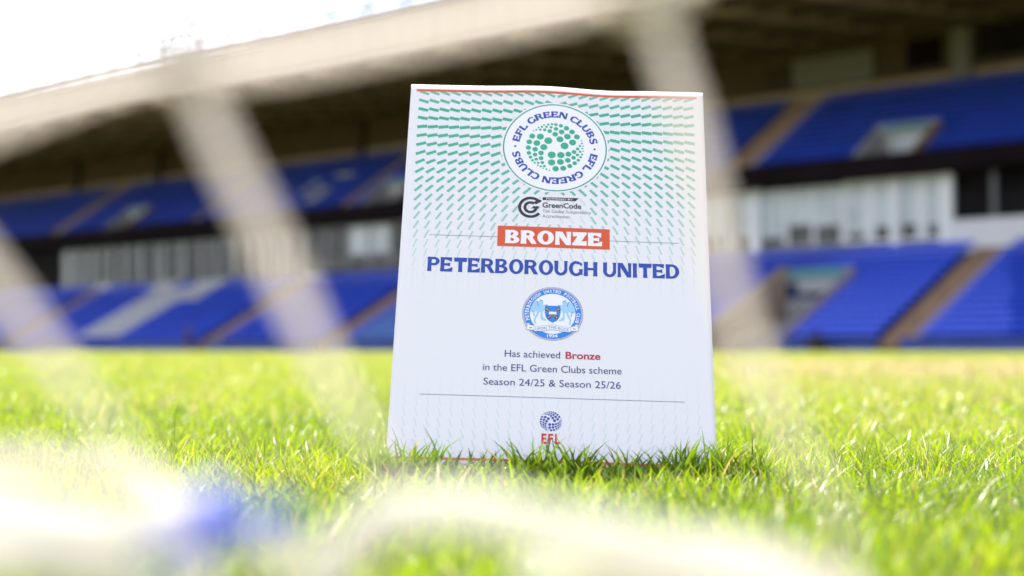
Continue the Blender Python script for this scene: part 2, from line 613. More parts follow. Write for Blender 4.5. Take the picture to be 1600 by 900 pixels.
    if ch == 'S':
        c = [(.80, .80), (.62, .93), (.40, .93), (.20, .80), (.20, .64), (.40, .53), (.60, .45), (.74, .33), (.70, .15), (.48, .065), (.26, .07), (.06, .20)]
        P = [tuple(p)[:2] for p in catmull([(a, b, 0) for a, b in c], 5)]
        n = len(P)
        ws = []
        for i in range(n):
            t = i/(n-1)
            ws.append(T*.95+(W*1.0-T)*math.exp(-((t-.5)/.26)**2)+T*.75*(abs(2*t-1)**10))
        return [ribbon(P, ws)], .90
    return [], .26

def display_text(ink, s, x0, x1, ytop, ybase, W=0.26, T=0.15, gap=0.09):
    adv = 0
    items = []
    for ch in s:
        st, a = glyph(ch, W, T)
        items.append((st, adv))
        adv += a + gap
    adv -= gap
    sx = (x1-x0)/adv
    sy = ybase-ytop
    for st, ax in items:
        for L, Rr in st:
            f = lambda p: (x0+(ax+p[0])*sx, ybase-p[1]*sy)
            ink.strip([f(p) for p in L], [f(p) for p in Rr])
def display_ring(ink, s, cx, cy, r, cap, a_start, a_end, W, T, gap):
    """clockwise text, baseline radius r (inside), from a_start down to a_end degrees"""
    adv = 0
    items = []
    for ch in s:
        st, a = glyph(ch, W, T)
        items.append((st, adv, a))
        adv += a + gap
    adv -= gap
    k = R(a_start-a_end)/adv
    for st, ax, a in items:
        am = R(a_start)-(ax+a/2)*k
        ux, uy = math.cos(am), math.sin(am)
        tx, ty = uy, -ux
        w = k*(r+cap*.5)
        for L, Rr in st:
            def f(p):
                X = (p[0]-a/2)*w
                Y = r+p[1]*cap
                return (cx+tx*X+ux*Y, cy-(ty*X+uy*Y))
            ink.strip([f(p) for p in L], [f(p) for p in Rr])

def font_polys(s, bold=0.0, shear=0.0):
    cu = D.curves.new("lettering", 'FONT')
    cu.body = s
    cu.size = 1.0
    cu.resolution_u = 4
    cu.offset = bold
    cu.shear = shear
    ob = D.objects.new("lettering", cu)
    COL.objects.link(ob)
    dg = bpy.context.evaluated_depsgraph_get()
    me = D.meshes.new_from_object(ob.evaluated_get(dg))
    vs = [tuple(v.co[:2]) for v in me.vertices]
    fs = [tuple(p.vertices) for p in me.polygons]
    D.objects.remove(ob)
    D.curves.remove(cu)
    D.meshes.remove(me)
    return vs, fs
_H = font_polys("H")
CAPH = max(p[1] for p in _H[0])
def font_text(ink, s, x0, x1, ybase, cap, bold=0.0, tf=None):
    vs, fs = font_polys(s, bold)
    mx0 = min(p[0] for p in vs)
    mx1 = max(p[0] for p in vs)
    sx = (x1-x0)/(mx1-mx0)
    sy = cap/CAPH
    b = len(ink.v)
    off = 0.05*ink.layer
    for p in vs:
        x, y = x0+(p[0]-mx0)*sx, ybase-p[1]*sy
        if tf:
            x, y = tf(x, y)
        ink.v.append((x, y, off))
        ink.tone.append(1)
    ink.f += [tuple(b+i for i in f) for f in fs]

# dash field
knots = [(0, 25), (2, 16), (3, 12), (4, -9), (5, -14), (8, -29), (12, -51), (16, -67), (20, -79), (24, -87), (28, -93), (32, -100), (36, -108), (39, -113)]
kt = [(0, .85), (2, 1), (8, .95), (11, .85), (14, .62), (17, .40), (20, .18), (22, .06), (23, 0), (28, .0), (31, .06), (35, .22), (39, .36)]
kw = [(0, 2.2), (4, 2.6), (8, 2.2), (12, 1.8), (16, 1.3), (20, .6), (26, .35), (32, .65), (39, 1.15)]
def interp(k, x):
    return float(np.interp(x, [a for a, b in k], [b for a, b in k]))
dash = Ink(1)
dash_low = Ink(1)
for row in range(39):
    y = 7.0+7.45*row
    ang = interp(knots, row)
    t = interp(kt, row)
    w = interp(kw, row)
    if t < 0.02 or y > 291:
        continue
    for side in (-1, 1):
        for c in range(13):
            cx = 104.5+side*(4.2+7.55*c)
            if (cx-104.1)**2+(y-52)**2 < 34**2:
                continue
            a = R(ang + (3 if row < 9 else 0)*(1-c/6.0)*(1 if row < 4 else -1)*.6)
            dx, dy = math.cos(a)*side*-1, math.sin(a)
            hl = 3.6 if row < 8 else 3.5
            x0, y0, x1, y1 = cx-dx*hl, y-dy*hl, cx+dx*hl, y+dy*hl
            if side == -1:
                pass
            tt = t
            if 79 < cx < 131 and 91 < y < 113:
                tt *= .38
            lo = max(x0, x1)
            dvec = Vector((x1-x0, y1-y0)).normalized()
            p = Vector((-dvec.y, dvec.x))*w/2
            q = [Vector((x0, y0))+p, Vector((x1, y1))+p, Vector((x1, y1))-p, Vector((x0, y0))-p]
            q = [(min(max(v.x, 4.0), 205.3), max(v.y, 5.0)) for v in q]
            (dash if row < 25 else dash_low).poly(q, tt)
dash.build("dash_pattern", 'ink_dash', tone=True)
dash_low.build("dash_pattern", 'ink_dash', tone=True)
Ink(2).rect(4.0, 205.3, 4.0, 5.9, 60).build("top_rule", 'ink_orange')
Ink(2).rect(4.0, 205.3, 291.9, 293.7, 60).build("bottom_rule", 'ink_orange')

# round badge
BC = (104.1, 52.0)
bd = Ink(2).disc(BC[0], BC[1], 37.9, n=96).build("round_badge", 'ink_white')
Ink(3).ring(BC[0], BC[1], 35.8, 36.7, n=120).build("badge_ring", 'ink_teal', bd)
bt = Ink(3)
display_ring(bt, "EFL GREEN CLUBS", BC[0], BC[1], 25.3, 5.3, 171, 9, .30, .18, .10)
display_ring(bt, "EFL GREEN CLUBS", BC[0], BC[1], 25.3, 5.3, -9, -171, .30, .18, .10)
bt.disc(BC[0]-28, BC[1], .85, n=16)
bt.disc(BC[0]+28, BC[1], .85, n=16)
bt.build("badge_lettering", 'ink_blue', bd)
DOTS = [(302,325,7),(324,315,9),(344,297,8),(359,314,12),(373,290,11),(391,274,8),(398,316,15),(412,290,12),(428,270,11),(453,293,14),(460,266,12),(442,326,20),(495,269,16),(497,306,20),(490,352,25),(539,278,19),(546,331,25),(532,394,31),(588,298,24),(597,369,29),(573,449,35),(637,328,25),(643,418,31),(680,369,26),
(722,401,7),(725,424,9),(735,445,7),(708,446,12),(729,467,9),(735,490,7),(687,472,16),(709,496,12),(726,519,10),(714,542,12),(656,499,21),(687,524,15),(694,568,15),(608,519,26),(653,548,20),(663,594,20),(542,528,32),(603,571,25),(620,619,22),(463,528,35),(539,586,30),(564,639,26),(463,592,32),(499,644,28),
(290,370,26),(361,374,31),(431,408,35),(266,419,25),(332,429,30),(393,463,31),(259,468,23),(318,482,24),(370,513,24),(265,513,20),(318,527,20),(371,557,21),(279,548,16),(329,566,16),(383,594,16),(297,575,13),(347,596,12),(401,624,13),(317,596,10),(370,626,11),(419,649,9),(344,618,8),(391,642,7),(445,658,7)]
def swirl(ink, cx, cy, k):
    for x, y, r in DOTS:
        dx, dy = (x-490)/12.33, (y-463)/10.05
        dy -= 0.0287*dx
        ink.disc(cx+dx*k, cy+dy*k, r/12.33*k, n=20)
    return ink
swirl(Ink(3), BC[0], BC[1], 1.0).build("dot_globe", 'ink_green', bd)

# accreditation mark
gl = Ink(3)
gx, gy = 87.9, 102.4
gl.ring(gx, gy, 6.5, 8.6, 33, 322)
gl.ring(gx, gy, 2.9, 4.9, 50, 362, n=50)
gl.poly([(gx+7.3, gy-4.7), (gx+7.6, gy-5.6), (gx+3.3, gy-2.2), (gx+3.0, gy-3.6)][:0] or [(gx+5.4, gy-6.6), (gx+7.9, gy-5.6), (gx+3.7, gy-2.4), (gx+2.2, gy-4.4)])
gl.poly([(gx+0.2, gy+0.9), (gx+2.2, gy-1.0), (gx+5.9, gy-1.0), (gx+5.5, gy+1.2), (gx+3.6, gy+0.9)])
gm = gl.build("accreditation_mark", 'ink_black')
tx = Ink(3)
tx.poly([(96.1, 93.9), (121.2, 93.5), (118.9, 96.1), (96.1, 96.1)])
tx.build("powered_by_strip", 'ink_black', gm)
tx = Ink(4)
font_text(tx, "POWERED BY", 98.6, 117.0, 95.6, 1.15, .012)
tx.build("strip_lettering", 'ink_white', gm)
tx = Ink(3)
font_text(tx, "GreenCode", 96.1, 122.9, 102.2, 4.0, .022)
tx.build("mark_name_lettering", 'ink_black', gm)
tx = Ink(3)
font_text(tx, "The Global Sustainability", 96.2, 129.6, 106.3, 2.5, -.004)
font_text(tx, "Accreditation", 96.2, 114.6, 110.3, 2.5, -.004)
tx.build("mark_small_lettering", 'ink_mid', gm)

# bronze banner and hairlines
bb = Ink(3).rect(65.8, 142.5, 118.0, 134.2, 20).build("bronze_banner", 'ink_orange')
bz = Ink(4)
display_text(bz, "BRONZE", 71.2, 137.4, 121.2, 131.8, .34, .19, .07)
bz.build("banner_lettering", 'ink_white', bb)
Ink(2).line(19.6, 126.9, 65.8, 126.9, .30, 20).line(142.5, 127.2, 189.7, 127.6, .30, 20).build("hairline_rule", 'ink_navy')
Ink(2).line(19.3, 247.8, 190.7, 247.8, .34, 40).build("lower_rule", 'ink_navy')
tt = Ink(3)
display_text(tt, "PETERBOROUGH UNITED", 19.3, 189.7, 144.4, 155.6, .285, .165, .075)
tt.build("club_name_lettering", 'ink_blue')
tt = Ink(3)
font_text(tt, "Has achieved", 73.3, 109.6, 218.7, 5.0, 0)
font_text(tt, "in the EFL Green Clubs scheme", 59.3, 149.9, 229.1, 5.0, 0)
font_text(tt, "Season 24/25 & Season 25/26", 60.0, 149.3, 239.6, 5.0, 0)
tt.build("award_lettering", 'ink_navy')
tt = Ink(3)
font_text(tt, "Bronze", 113.2, 136.1, 218.7, 5.0, .022)
tt.build("award_level_lettering", 'ink_darkred')

# crest
CX, CY = 104.3, 185.4
cr = Ink(2).disc(CX, CY, 20.3, n=80).build("club_crest", 'ink_white')
Ink(3).ring(CX, CY, 20.0, 20.25, n=90).ring(CX, CY, 19.35, 19.6, n=90).build("crest_outline", 'ink_navy', cr)
Ink(3).ring(CX, CY, 15.2, 19.1, n=90).build("crest_ring", 'ink_crest', cr)
ct = Ink(5)
s_ = "PETERBOROUGH UNITED FOOTBALL CLUB"
for i, ch in enumerate(s_):
    if ch == ' ':
        continue
    am = R(196-(216)*(i/(len(s_)-1)))
    ux, uy = math.cos(am), math.sin(am)
    def tf(x, y, ux=ux, uy=uy):
        Y = 16.05 - y
        return (CX+uy*x+ux*Y, CY-(-ux*x+uy*Y))
    wd = .55 if ch == 'I' else 1.55
    font_text(ct, ch, -wd/2, wd/2, 0, 2.2, .03, tf)
font_text(ct, "1934", CX-3.5, CX+3.5, CY+17.9, 2.3, .03)
ct.build("crest_lettering", 'ink_white', cr)
LION = [(495,270),(522,278),(542,312),(528,330),(545,345),(562,333),(592,340),(580,380),(602,470),(572,472),(558,412),(545,420),(528,460),(536,510),(588,550),(560,562),(508,546),(500,500),(506,450),(490,440),(470,490),(440,532),(437,572),(455,600),(420,602),(412,540),(438,490),(455,440),(430,430),(418,470),(436,492),(418,504),(396,480),(402,440),(358,440),(368,370),(400,318),(440,288),(465,300),(480,290)]
li = Ink(3)
for sg in (-1, 1):
    pts = [((668-x)/20.5*sg, (y-460)/18) for x, y in LION]
    li.poly([(CX+a, CY+b) for a, b in pts])
li.build("crest_supporters", 'ink_pale', cr)
ln = Ink(4)
for sg in (-1, 1):
    for a, b in (((450, 290), (472, 360)), ((385, 455), (400, 425)), ((488, 272), (530, 290)), ((582, 345), (600, 345))):
        ln.line(CX+(668-a[0])/20.5*sg, CY+(a[1]-460)/18, CX+(668-b[0])/20.5*sg, CY+(b[1]-460)/18, .28)
ln.build("supporter_outline", 'ink_navy', cr)
sh = Ink(4)
sh.poly([(CX-5.0, CY-6.0), (CX+5.0, CY-6.0), (CX+5.3, CY-1), (CX+4.6, CY+2.6), (CX+2.9, CY+5.2), (CX, CY+6.9), (CX-2.9, CY+5.2), (CX-4.6, CY+2.6), (CX-5.3, CY-1)])
sh.build("crest_shield", 'ink_crest', cr)
ky = Ink(5)
for sg in (-1, 1):
    ky.line(CX-3.2*sg, CY+3.2, CX+4.1*sg, CY-3.6, 1.25)
    ky.poly([(CX+sg*(-3.8), CY+1.4), (CX+sg*(-1.4), CY+1.6), (CX+sg*(-1.4), CY+4.1), (CX+sg*(-3.6), CY+4.0)])
    ky.disc(CX+4.0*sg, CY-3.4, 1.2, n=10)
ky.build("key_outline", 'ink_brown', cr)
ky = Ink(6)
for sg in (-1, 1):
    ky.line(CX-3.0*sg, CY+3.0, CX+4.0*sg, CY-3.5, .6)
    ky.disc(CX+4.0*sg, CY-3.4, .7, n=8)
    ky.disc(CX-2.7*sg, CY+2.9, .7, n=8)
ky.build("crossed_keys", 'ink_gold', cr)
Ink(7).poly([(CX-2.4, CY-1.4), (CX+2.4, CY-1.4), (CX+2.6, CY+.7), (CX, CY+.3), (CX-2.6, CY+.7)]).build("key_tie", 'ink_white', cr)
def arch(x):
    return CY+11.7 - 1.5*math.exp(-(x/5.5)**2) + 0.0*x
sc = Ink(6)
X = [-12.2+24.4*i/24 for i in range(25)]
sc.strip([(CX+x, arch(x)-1.7) for x in X], [(CX+x, arch(x)+2.0) for x in X])
for sg in (-1, 1):
    sc.poly([(CX+sg*11.2, CY+9.6), (CX+sg*16.6, CY+8.8), (CX+sg*17.2, CY+12.6), (CX+sg*11.6, CY+12.9)])
    sc.disc(CX+sg*16.0, CY+9.0, 1.2, n=12)
sc.build("crest_scroll", 'ink_white', cr)
so = Ink(7)
for off in (-1.7, 2.0):
    so.strip([(CX+x, arch(x)+off-.1) for x in X], [(CX+x, arch(x)+off+.1) for x in X])
for sg in (-1, 1):
    so.line(CX+sg*12.2, CY+9.8, CX+sg*12.2, CY+13.8, .2).line(CX+sg*12.4, CY+9.5, CX+sg*16.6, CY+8.7, .2)
    so.line(CX+sg*16.7, CY+8.8, CX+sg*17.2, CY+12.6, .2).line(CX+sg*17.2, CY+12.6, CX+sg*12.4, CY+12.9, .2)
    so.line(CX+sg*13.6, CY+11, CX+sg*15.2, CY+11.2, .6)
so.build("scroll_outline", 'ink_mid', cr)
st = Ink(8)
font_text(st, "UPON THIS ROCK", -11.2, 11.2, 0, 2.1, .0, lambda x, y: (CX+x, y+arch(x)+1.25))
st.build("scroll_lettering", 'ink_crest', cr)

# footer logo
fo = swirl(Ink(3), 104.2, 264.6, .348).build("footer_dot_globe", 'ink_blue')
ft = Ink(3)
for ch, a, b in (("E", 98.3, 101.6), ("F", 102.6, 105.8), ("L", 107.0, 110.2)):
    font_text(ft, ch, a, b, 280.2, 6.5, .035)
ft.build("footer_lettering", 'ink_red', fo)

# ------------------------------------------------------------------ grandstand (local: x = -along, y = away from the pitch)
# along the stand L = (-0.7071, 0.7071), away from pitch N = (0.7071, 0.7071)
P0 = 65.0
stand = empty("grandstand", (0.7071*P0, 0.7071*P0, 0), "long two tier football grandstand with blue seats under a dark cantilever roof", "grandstand")
stand.rotation_euler = (0, 0, R(-45))
# local frame: X axis = (0.7071,-0.7071) = -L ; Y axis = N.  local x = -u, local y = v-P0
U0, U1 = 8.0, 178.0
def bx(mb, u0, u1, v0, v1, z0, z1):
    return mb.box(-u1, -u0, v0, v1, z0, z1)
ROWD, ROWH, NL = 0.655, 0.345, 14
LV0, LZ0 = 0.55, 0.42
NU_, UD, UH = 12, 0.655, 0.425
UV0, UZ0 = 9.0, 9.75
AIS_L = [(40.4, 41.7), (94.4, 95.9), (81.2, 82.6), (60.0, 61.5), (122.5, 124.0), (148, 149.5), (24, 25.5)]
VOM_L = (47.2, 51.2)
AIS_U = [(56.0, 57.7), (91.3, 91.9), (110.0, 110.6), (36.0, 37.4), (131, 132.4), (73, 74.4)]
VOM_U = [(45.0, 48.8), (85.5, 89.0), (119.0, 122.5), (66.0, 69.5), (146, 149.5)]

def terrace(name, v0, z0, d, h, n, skips, nskip, base):
    mb = MB()
    segs = []
    cur = U0
    for a, b in sorted(skips):
        segs.append((cur, a, 0))
        segs.append((a, b, nskip))
        cur = b
    segs.append((cur, U1, 0))
    for a, b, first in segs:
        poly = []
        vv, zz = v0+first*d, z0+first*h
        poly.append((v0+n*d+.3, base if first == 0 else zz-.8))
        poly.append((vv, base if first == 0 else zz-.8))
        poly.append((vv, zz))
        for i in range(first, n):
            poly.append((v0+(i+1)*d, z0+i*h))
            if i < n-1:
                poly.append((v0+(i+1)*d, z0+(i+1)*h))
        poly.append((v0+n*d+.3, z0+(n-1)*h))
        mb.prism(poly[::-1], -b, -a)
    return mb
lower = terrace("lower_tier", LV0, LZ0, ROWD, ROWH, NL, [VOM_L], 9, 0).build("lower_tier", 'terrace', stand)
upper = terrace("upper_tier", UV0, UZ0, UD, UH, NU_, VOM_U, 4, UZ0-.5).build("upper_tier", 'terrace', stand)

# stairways in the aisles (two half steps per row)
def stairs(a, b, v0, z0, d, h, n, parent):
    mb = MB()
    for i in range(n*2):
        v = v0 + (i-1)*d/2
        z = z0 + (i-1)*h/2 + h/2
        bx(mb, a, b, v, v+d/2+.02, z-h/2-.12, z+.02+.003*(i % 2))
    o = mb.build("stairway", 'aisle', parent)
    kb = MB()
    for i in range(n*2):
        v = v0 + (i-1)*d/2
        z = z0 + (i-1)*h/2 + h/2
        bx(kb, a-.42, a-.02, v, v+d/2+.02, z-h/2-.1, z+.03+.003*(i % 2))
    kb.build("stair_edge", 'aisle_kerb', o)
    return o
for a, b in AIS_L:
    stairs(a, b, LV0, LZ0, ROWD, ROWH, NL, lower)
for a, b in AIS_U:
    stairs(a, b, UV0, UZ0, UD, UH, NU_, upper)

# seats
def seat_mesh():
    mb = MB()
    # back: curved shell in 3 facets, seat pan folded up, bracket
    pts = [(-.21, .02), (-.12, -.02), (.12, -.02), (.21, .02)]
    for (x0, y0), (x1, y1) in zip(pts, pts[1:]):
        b = len(mb.v)
        mb.v += [(x0, y0, .40), (x1, y1, .40), (x1, y1+.07, .61), (x0, y0+.07, .61), (x0, y0+.035, .40), (x1, y1+.035, .40), (x1, y1+.10, .61), (x0, y0+.10, .61)]
        mb.f += [(b, b+1, b+2, b+3), (b+4, b+7, b+6, b+5), (b+3, b+2, b+6, b+7)]
    b = len(mb.v)
    mb.v += [(-.19, -.16, .40), (.19, -.16, .40), (.18, -.07, .57), (-.18, -.07, .57), (-.19, -.03, .38), (.19, -.03, .38)]
    mb.f += [(b, b+1, b+2, b+3), (b, b+4, b+5, b+1), (b+3, b+2, b+5, b+4)]
    return mb
seat_mb = seat_mesh()
SV = np.array(seat_mb.v, dtype=np.float32)
seat_me = {}
for k in ('seat_blue', 'seat_light', 'seat_white'):
    m_ = seat_mb.mesh("seat")
    m_.materials.append(M[k])
    seat_me[k] = m_
def in_any(u, L, pad=0.0):
    return any(a-pad < u < b+pad for a, b in L)
def seats_for(v0, z0, d, h, n, ais, vom, nskip, whites):
    res = []
    for r in range(n):
        u = U0+.3
        while u < U1-.3:
            ok = not in_any(u, ais, .42) and not (in_any(u, vom, .25) and r < nskip)
            if ok:
                k = 'seat_blue'
                for (a, b, r0, r1, kk) in whites:
                    if a < u < b and r0 <= r <= r1:
                        k = kk
                if rng.random() < .998 or k != 'seat_blue':
                    res.append((u, v0+(r+.62)*d, z0+r*h-.02, k))
            u += .46
    return res
WL = [(107.4, 113.6, 1, 11, 'seat_white'), (107.4, 109.4, 12, 13, 'seat_white'), (111.6, 115.2, 12, 13, 'seat_white'), (105.0, 107.4, 9, 13, 'seat_white'),
      (71.0, 79.9, 0, 7, 'seat_light')]
WU = [(96, 97.2, 2, 4, 'seat_white'), (95.4, 97.6, 7, 7, 'seat_white'), (98.8, 99.6, 4, 6, 'seat_white')]
low = seats_for(LV0, LZ0, ROWD, ROWH, NL, AIS_L, [VOM_L], 9, WL)
upp = seats_for(UV0, UZ0, UD, UH, NU_, AIS_U, VOM_U, 4, WU)
def on_screen(s):
    u, v, z, k = s
    X = .7071*(P0+v-u)
    Y = .7071*(P0+v+u)
    return abs(X/Y) < .3
vis = sorted([i for i, s in enumerate(low) if on_screen(s) and low[i][0] < 60], key=lambda i: low[i][0]+low[i][1])[:300]
visset = set(vis)
for i in vis:
    u, v, z, k = low[i]
    o = D.objects.new("seat", seat_me[k])
    COL.objects.link(o)
    o.parent = lower
    o.location = (-u, v, z)
def seat_bulk(lst, name, k, parent):
    lst = [s for s in lst if s[3] == k]
    if not lst:
        return
    P = np.array([(-s[0], s[1], s[2]) for s in lst], dtype=np.float32)
    nvv = len(SV)
    V = (P[:, None, :]+SV[None]).reshape(-1, 3)
    fl = np.array(seat_mb.f, dtype=np.int32)
    Lp = (np.arange(len(P), dtype=np.int32)[:, None, None]*nvv+fl[None]).reshape(-1)
    me = np_mesh(name, V, Lp, np.full(len(P)*len(fl), 4))
    link(name, me, k, parent, kind="stuff")
rest = [s for i, s in enumerate(low) if i not in visset]
seat_bulk(rest, "seat_rows", 'seat_blue', lower)
seat_bulk(rest, "white_seat_letters", 'seat_white', lower)
seat_bulk(rest, "pale_seat_rows", 'seat_light', lower)
seat_bulk(upp, "seat_rows", 'seat_blue', upper)
seat_bulk(upp, "white_seat_letters", 'seat_white', upper)

# front wall with gaps at the stairways
cur = U0
for a, b in sorted(AIS_L + [VOM_L]):
    bx(MB(), cur, a, 0.0, .22, 0, .62).build("front_wall", 'wall_blue', lower)
    cur = b
bx(MB(), cur, U1, 0, .22, 0, .62).build("front_wall", 'wall_blue', lower)

# lower entrance: two sloping tan side walls, ramp, back wall, teal sign
def slope_wall(u0, u1, v0, v1, za, zb, zbase, name, material, parent):
    mb = MB()
    mb.prism([(v0, zbase), (v1, zbase), (v1, zb), (v0, za)][::-1], -u1, -u0)
    return mb.build(name, material, parent)
ent = bx(MB(), VOM_L[0], VOM_L[1], 6.45, 6.7, .4, 4.3).build("entrance", 'grey_wall', stand)
slope_wall(VOM_L[1]-.05, VOM_L[1]+.45, -.6, 6.5, .75, 4.4, 0, "side_wall", 'tan_wall', ent)
slope_wall(VOM_L[0]-.25, VOM_L[0]+.1, -.1, 6.5, .55, 4.15, 0, "side_wall", 'aisle_kerb', ent)
slope_wall(VOM_L[0]+1.9, VOM_L[1], -.4, 3.2, .30, 1.5, 0, "ramp", 'tan_wall', ent)
slope_wall(VOM_L[0]+.1, VOM_L[0]+1.9, -.2, 5.2, .2, 2.3, 0, "ramp", 'concrete', ent)
bx(MB(), VOM_L[0]+.6, VOM_L[0]+2.2, 6.38, 6.44, 1.6, 3.2).build("doorway", 'interior', ent)
bx(MB(), VOM_L[0]+.3, VOM_L[1]-.3, 6.3, 6.40, 3.72, 4.28).build("sign_board", 'teal', ent)
bx(MB(), VOM_L[0]+.4, VOM_L[1]-.8, 6.32, 6.42, 3.0, 3.70).build("pale_panel", 'grey_wall', ent)
for a, b in VOM_U:
    e = bx(MB(), a, b, UV0+2.35, UV0+2.55, UZ0-.3, UZ0+2.3).build("entrance", 'grey_wall', upper)
    slope_wall(b-.25, b+.02, UV0+.02, UV0+2.4, UZ0+.5, UZ0+2.2, UZ0-.4, "side_wall", 'grey_wall', e)
    slope_wall(a-.02, a+.3, UV0+.02, UV0+2.4, UZ0+.5, UZ0+2.2, UZ0-.4, "side_wall", 'aisle', e)
    bx(MB(), a+.8, b-.8, UV0+2.28, UV0+2.33, UZ0-.2, UZ0+1.6).build("doorway", 'blind', e)
    bx(MB(), a+.5, b-.5, UV0+2.26, UV0+2.34, UZ0+1.9, UZ0+2.2).build("sign_board", 'teal', e)

# concourse wall between the tiers
V_G = 10.3
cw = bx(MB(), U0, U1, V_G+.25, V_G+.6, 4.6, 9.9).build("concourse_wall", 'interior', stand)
bx(MB(), U0, 43.4, V_G-.6, V_G-.3, 4.7, 6.6).build("parapet_wall", 'pale_wall', cw)
bx(MB(), 43.4, U1, V_G-.35, V_G-.1, 4.7, 5.55).build("parapet_wall", 'pale_wall', cw)
def window(u0, u1, z0, z1, fw, frame, pane, lower_dark=True, v=V_G):
    mb = MB()
    bx(mb, u0, u0+fw, v-.1, v+.1, z0, z1)
    bx(mb, u1-fw, u1, v-.1, v+.1, z0, z1)
    bx(mb, u0+fw, u1-fw, v-.1, v+.1, z1-fw*1.1, z1)
    bx(mb, u0+fw, u1-fw, v-.1, v+.1, z0, z0+fw*.6)
    f = mb.build("window", frame, cw)
    zt = z0+(z1-z0)*((.16+.22*((u0*7.3) % 1)) if lower_dark else .06)
    bx(MB(), u0+fw, u1-fw, v-.02, v+.02, zt, z1-fw*1.1).build("pane", pane, f)
    if lower_dark:
        bx(MB(), u0+fw, u1-fw, v-.015, v+.03, z0+fw*.6, zt-.003).build("pane", 'panel_grey', f, label="dark lower pane")
    return f
def post(u, w, z0=5.2, z1=9.2):
    bx(MB(), u-w/2, u+w/2, V_G-.32, V_G-.11, z0, z1).build("post", 'frame_white' if u < 57 else 'post_grey', cw)
ed = [43.6, 45.4, 46.9, 48.5, 50.2]
for a, b in zip(ed, ed[1:]):
    window(a, b-.02, 5.7, 9.15, .26, 'frame_white', 'blind')
post(43.9, .75, 5.0)
u = 50.25
while u < 57.5:
    window(u, u+1.78, 5.7, 8.9, .10, 'frame_white', 'blind')
    u += 1.8
post(55.9, .75, 4.6, 9.0)
post(46.9, .5, 5.3, 9.1)
while u < 104:
    window(u, u+2.3, 5.8, 8.9, .11, 'frame_grey', 'blind' if (u < 66 or 85 < u < 91) else 'glass')
    u += 2.32
while u < 131:
    window(u, u+2.1, 5.7, 8.7, .15, 'frame_grey', 'glass', lower_dark=False)
    u += 2.12
for uu, w in ((57.8, .9), (96.5, .3), (99, .3), (101.2, .3), (103, .35), (105, .3), (112, .35), (115, .35), (118.2, .4), (120.6, .4), (122.6, .45), (124.3, .45), (126, .5), (128, .6), (130, .9)):
    post(uu, w, 5.4, 8.7)
bx(MB(), U0, 43.2, V_G-.05, V_G+.2, 8.9, 9.3).build("lintel", 'interior', cw)
bx(MB(), 41.1, 41.35, V_G-.28, V_G-.05, 6.5, 9.0).build("post", 'steel', cw)

# dark front edge of the upper tier
ue = bx(MB(), U0, U1, UV0-.35, UV0-.02, 9.05, 10.15).build("tier_fascia", 'dark', stand)
bx(MB(), U0, U1, UV0-.02, UV0+1.6, 9.02, 9.2).build("soffit", 'dark', ue)

# back wall above the upper tier
BWV = UV0+NU_*UD+.35
bw = bx(MB(), U0, U1, BWV, BWV+.3, 9.5, 18.6).build("back_wall", 'back_wall', stand)
bx(MB(), U0, U1, BWV-.12, BWV-.003, 14.45, 15.5).build("wall_band", 'tan_wall', bw)
bx(MB(), U0, 46.0, BWV-.1, BWV-.003, 16.0, 17.9).build("opening", 'interior', bw)
bx(MB(), 52.6, 58.2, BWV-.2, BWV-.1, 15.7, 17.4).build("sign_board", 'sign_grey', bw)
bx(MB(), 58.3, 60.2, BWV-.21, BWV-.1, 15.8, 17.2).build("sign_board", 'brown_wall', bw)
bx(MB(), 48.2, 50.4, BWV-.2, BWV-.1, 15.9, 17.6).build("sign_board", 'dark', bw)
bx(MB(), 46.3, 47.4, BWV-.5, BWV-.1, 14.5, 18.0).build("pillar", 'sign_grey', bw)
for uu in (36, 70, 84, 98, 112, 126, 140):
    bx(MB(), uu, uu+.7, BWV-.5, BWV-.125, 14.5, 18.0).build("pillar", 'brown_wall', bw)

# roof: front edge reaches out over the pitch side, underside rises to the back wall
RV0, RV1, RZ, RZB = -3.0, BWV+.6, 17.0, 18.35
def rz(v):
    return RZ+(RZB-RZ)*(v-RV0)/(RV1-RV0)
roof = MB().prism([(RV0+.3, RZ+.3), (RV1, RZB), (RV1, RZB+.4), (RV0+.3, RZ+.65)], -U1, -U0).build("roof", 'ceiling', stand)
W_ = 3.0
u = U0
k = 0
mb = MB()
mb.box(-W_+.06, 0, 0, .14, .30, 2.36)
mb.box(-.16, -.02, -.06, -.003, .30, 2.36)
mb.box(-1.62, -1.50, -.04, -.003, .30, 2.36)
pm = mb.mesh("fascia_panel")
pm.materials.append(M['fascia'])
while u < U1-.1:
    o = D.objects.new("fascia_panel", pm)
    COL.objects.link(o)
    o.parent = roof
    o.location = (-u, RV0-.012*(k % 3), RZ-.1)
    u += W_
    k += 1
bx(MB(), U0, U1, RV0-.18, RV0-.07, RZ+2.05, RZ+2.17).build("gutter", 'fascia_trim', roof)
bx(MB(), U0, U1, RV0-.10, RV0+.30, RZ+2.38, RZ+2.52).build("gutter", 'fascia_trim', roof)
bx(MB(), U0, U1, RV0-.14, RV0-.03, RZ+.04, RZ+.18).build("fascia_edge", 'beam', roof)
mb = MB()
mb.prism([(RV0+.35, RZ+.28), (RV0-.5, RZ-.10), (RV0-.5, RZ-.38), (RV0+1.6, RZ-.62), (RV1-.4, RZB-.50), (RV1-.4, RZB-.03)], -.16, .16)
mb.box(-.9, .9, RV0-.1, RV0+.75, RZ-.36, RZ-.10)
beam_me = mb.mesh("beam")
beam_me.materials.append(M['beam'])
u = U0+2
while u < U1:
    o = D.objects.new("beam", beam_me)
    COL.objects.link(o)
    o.parent = roof
    o.location = (-u, 0, 0)
    u += 5.7
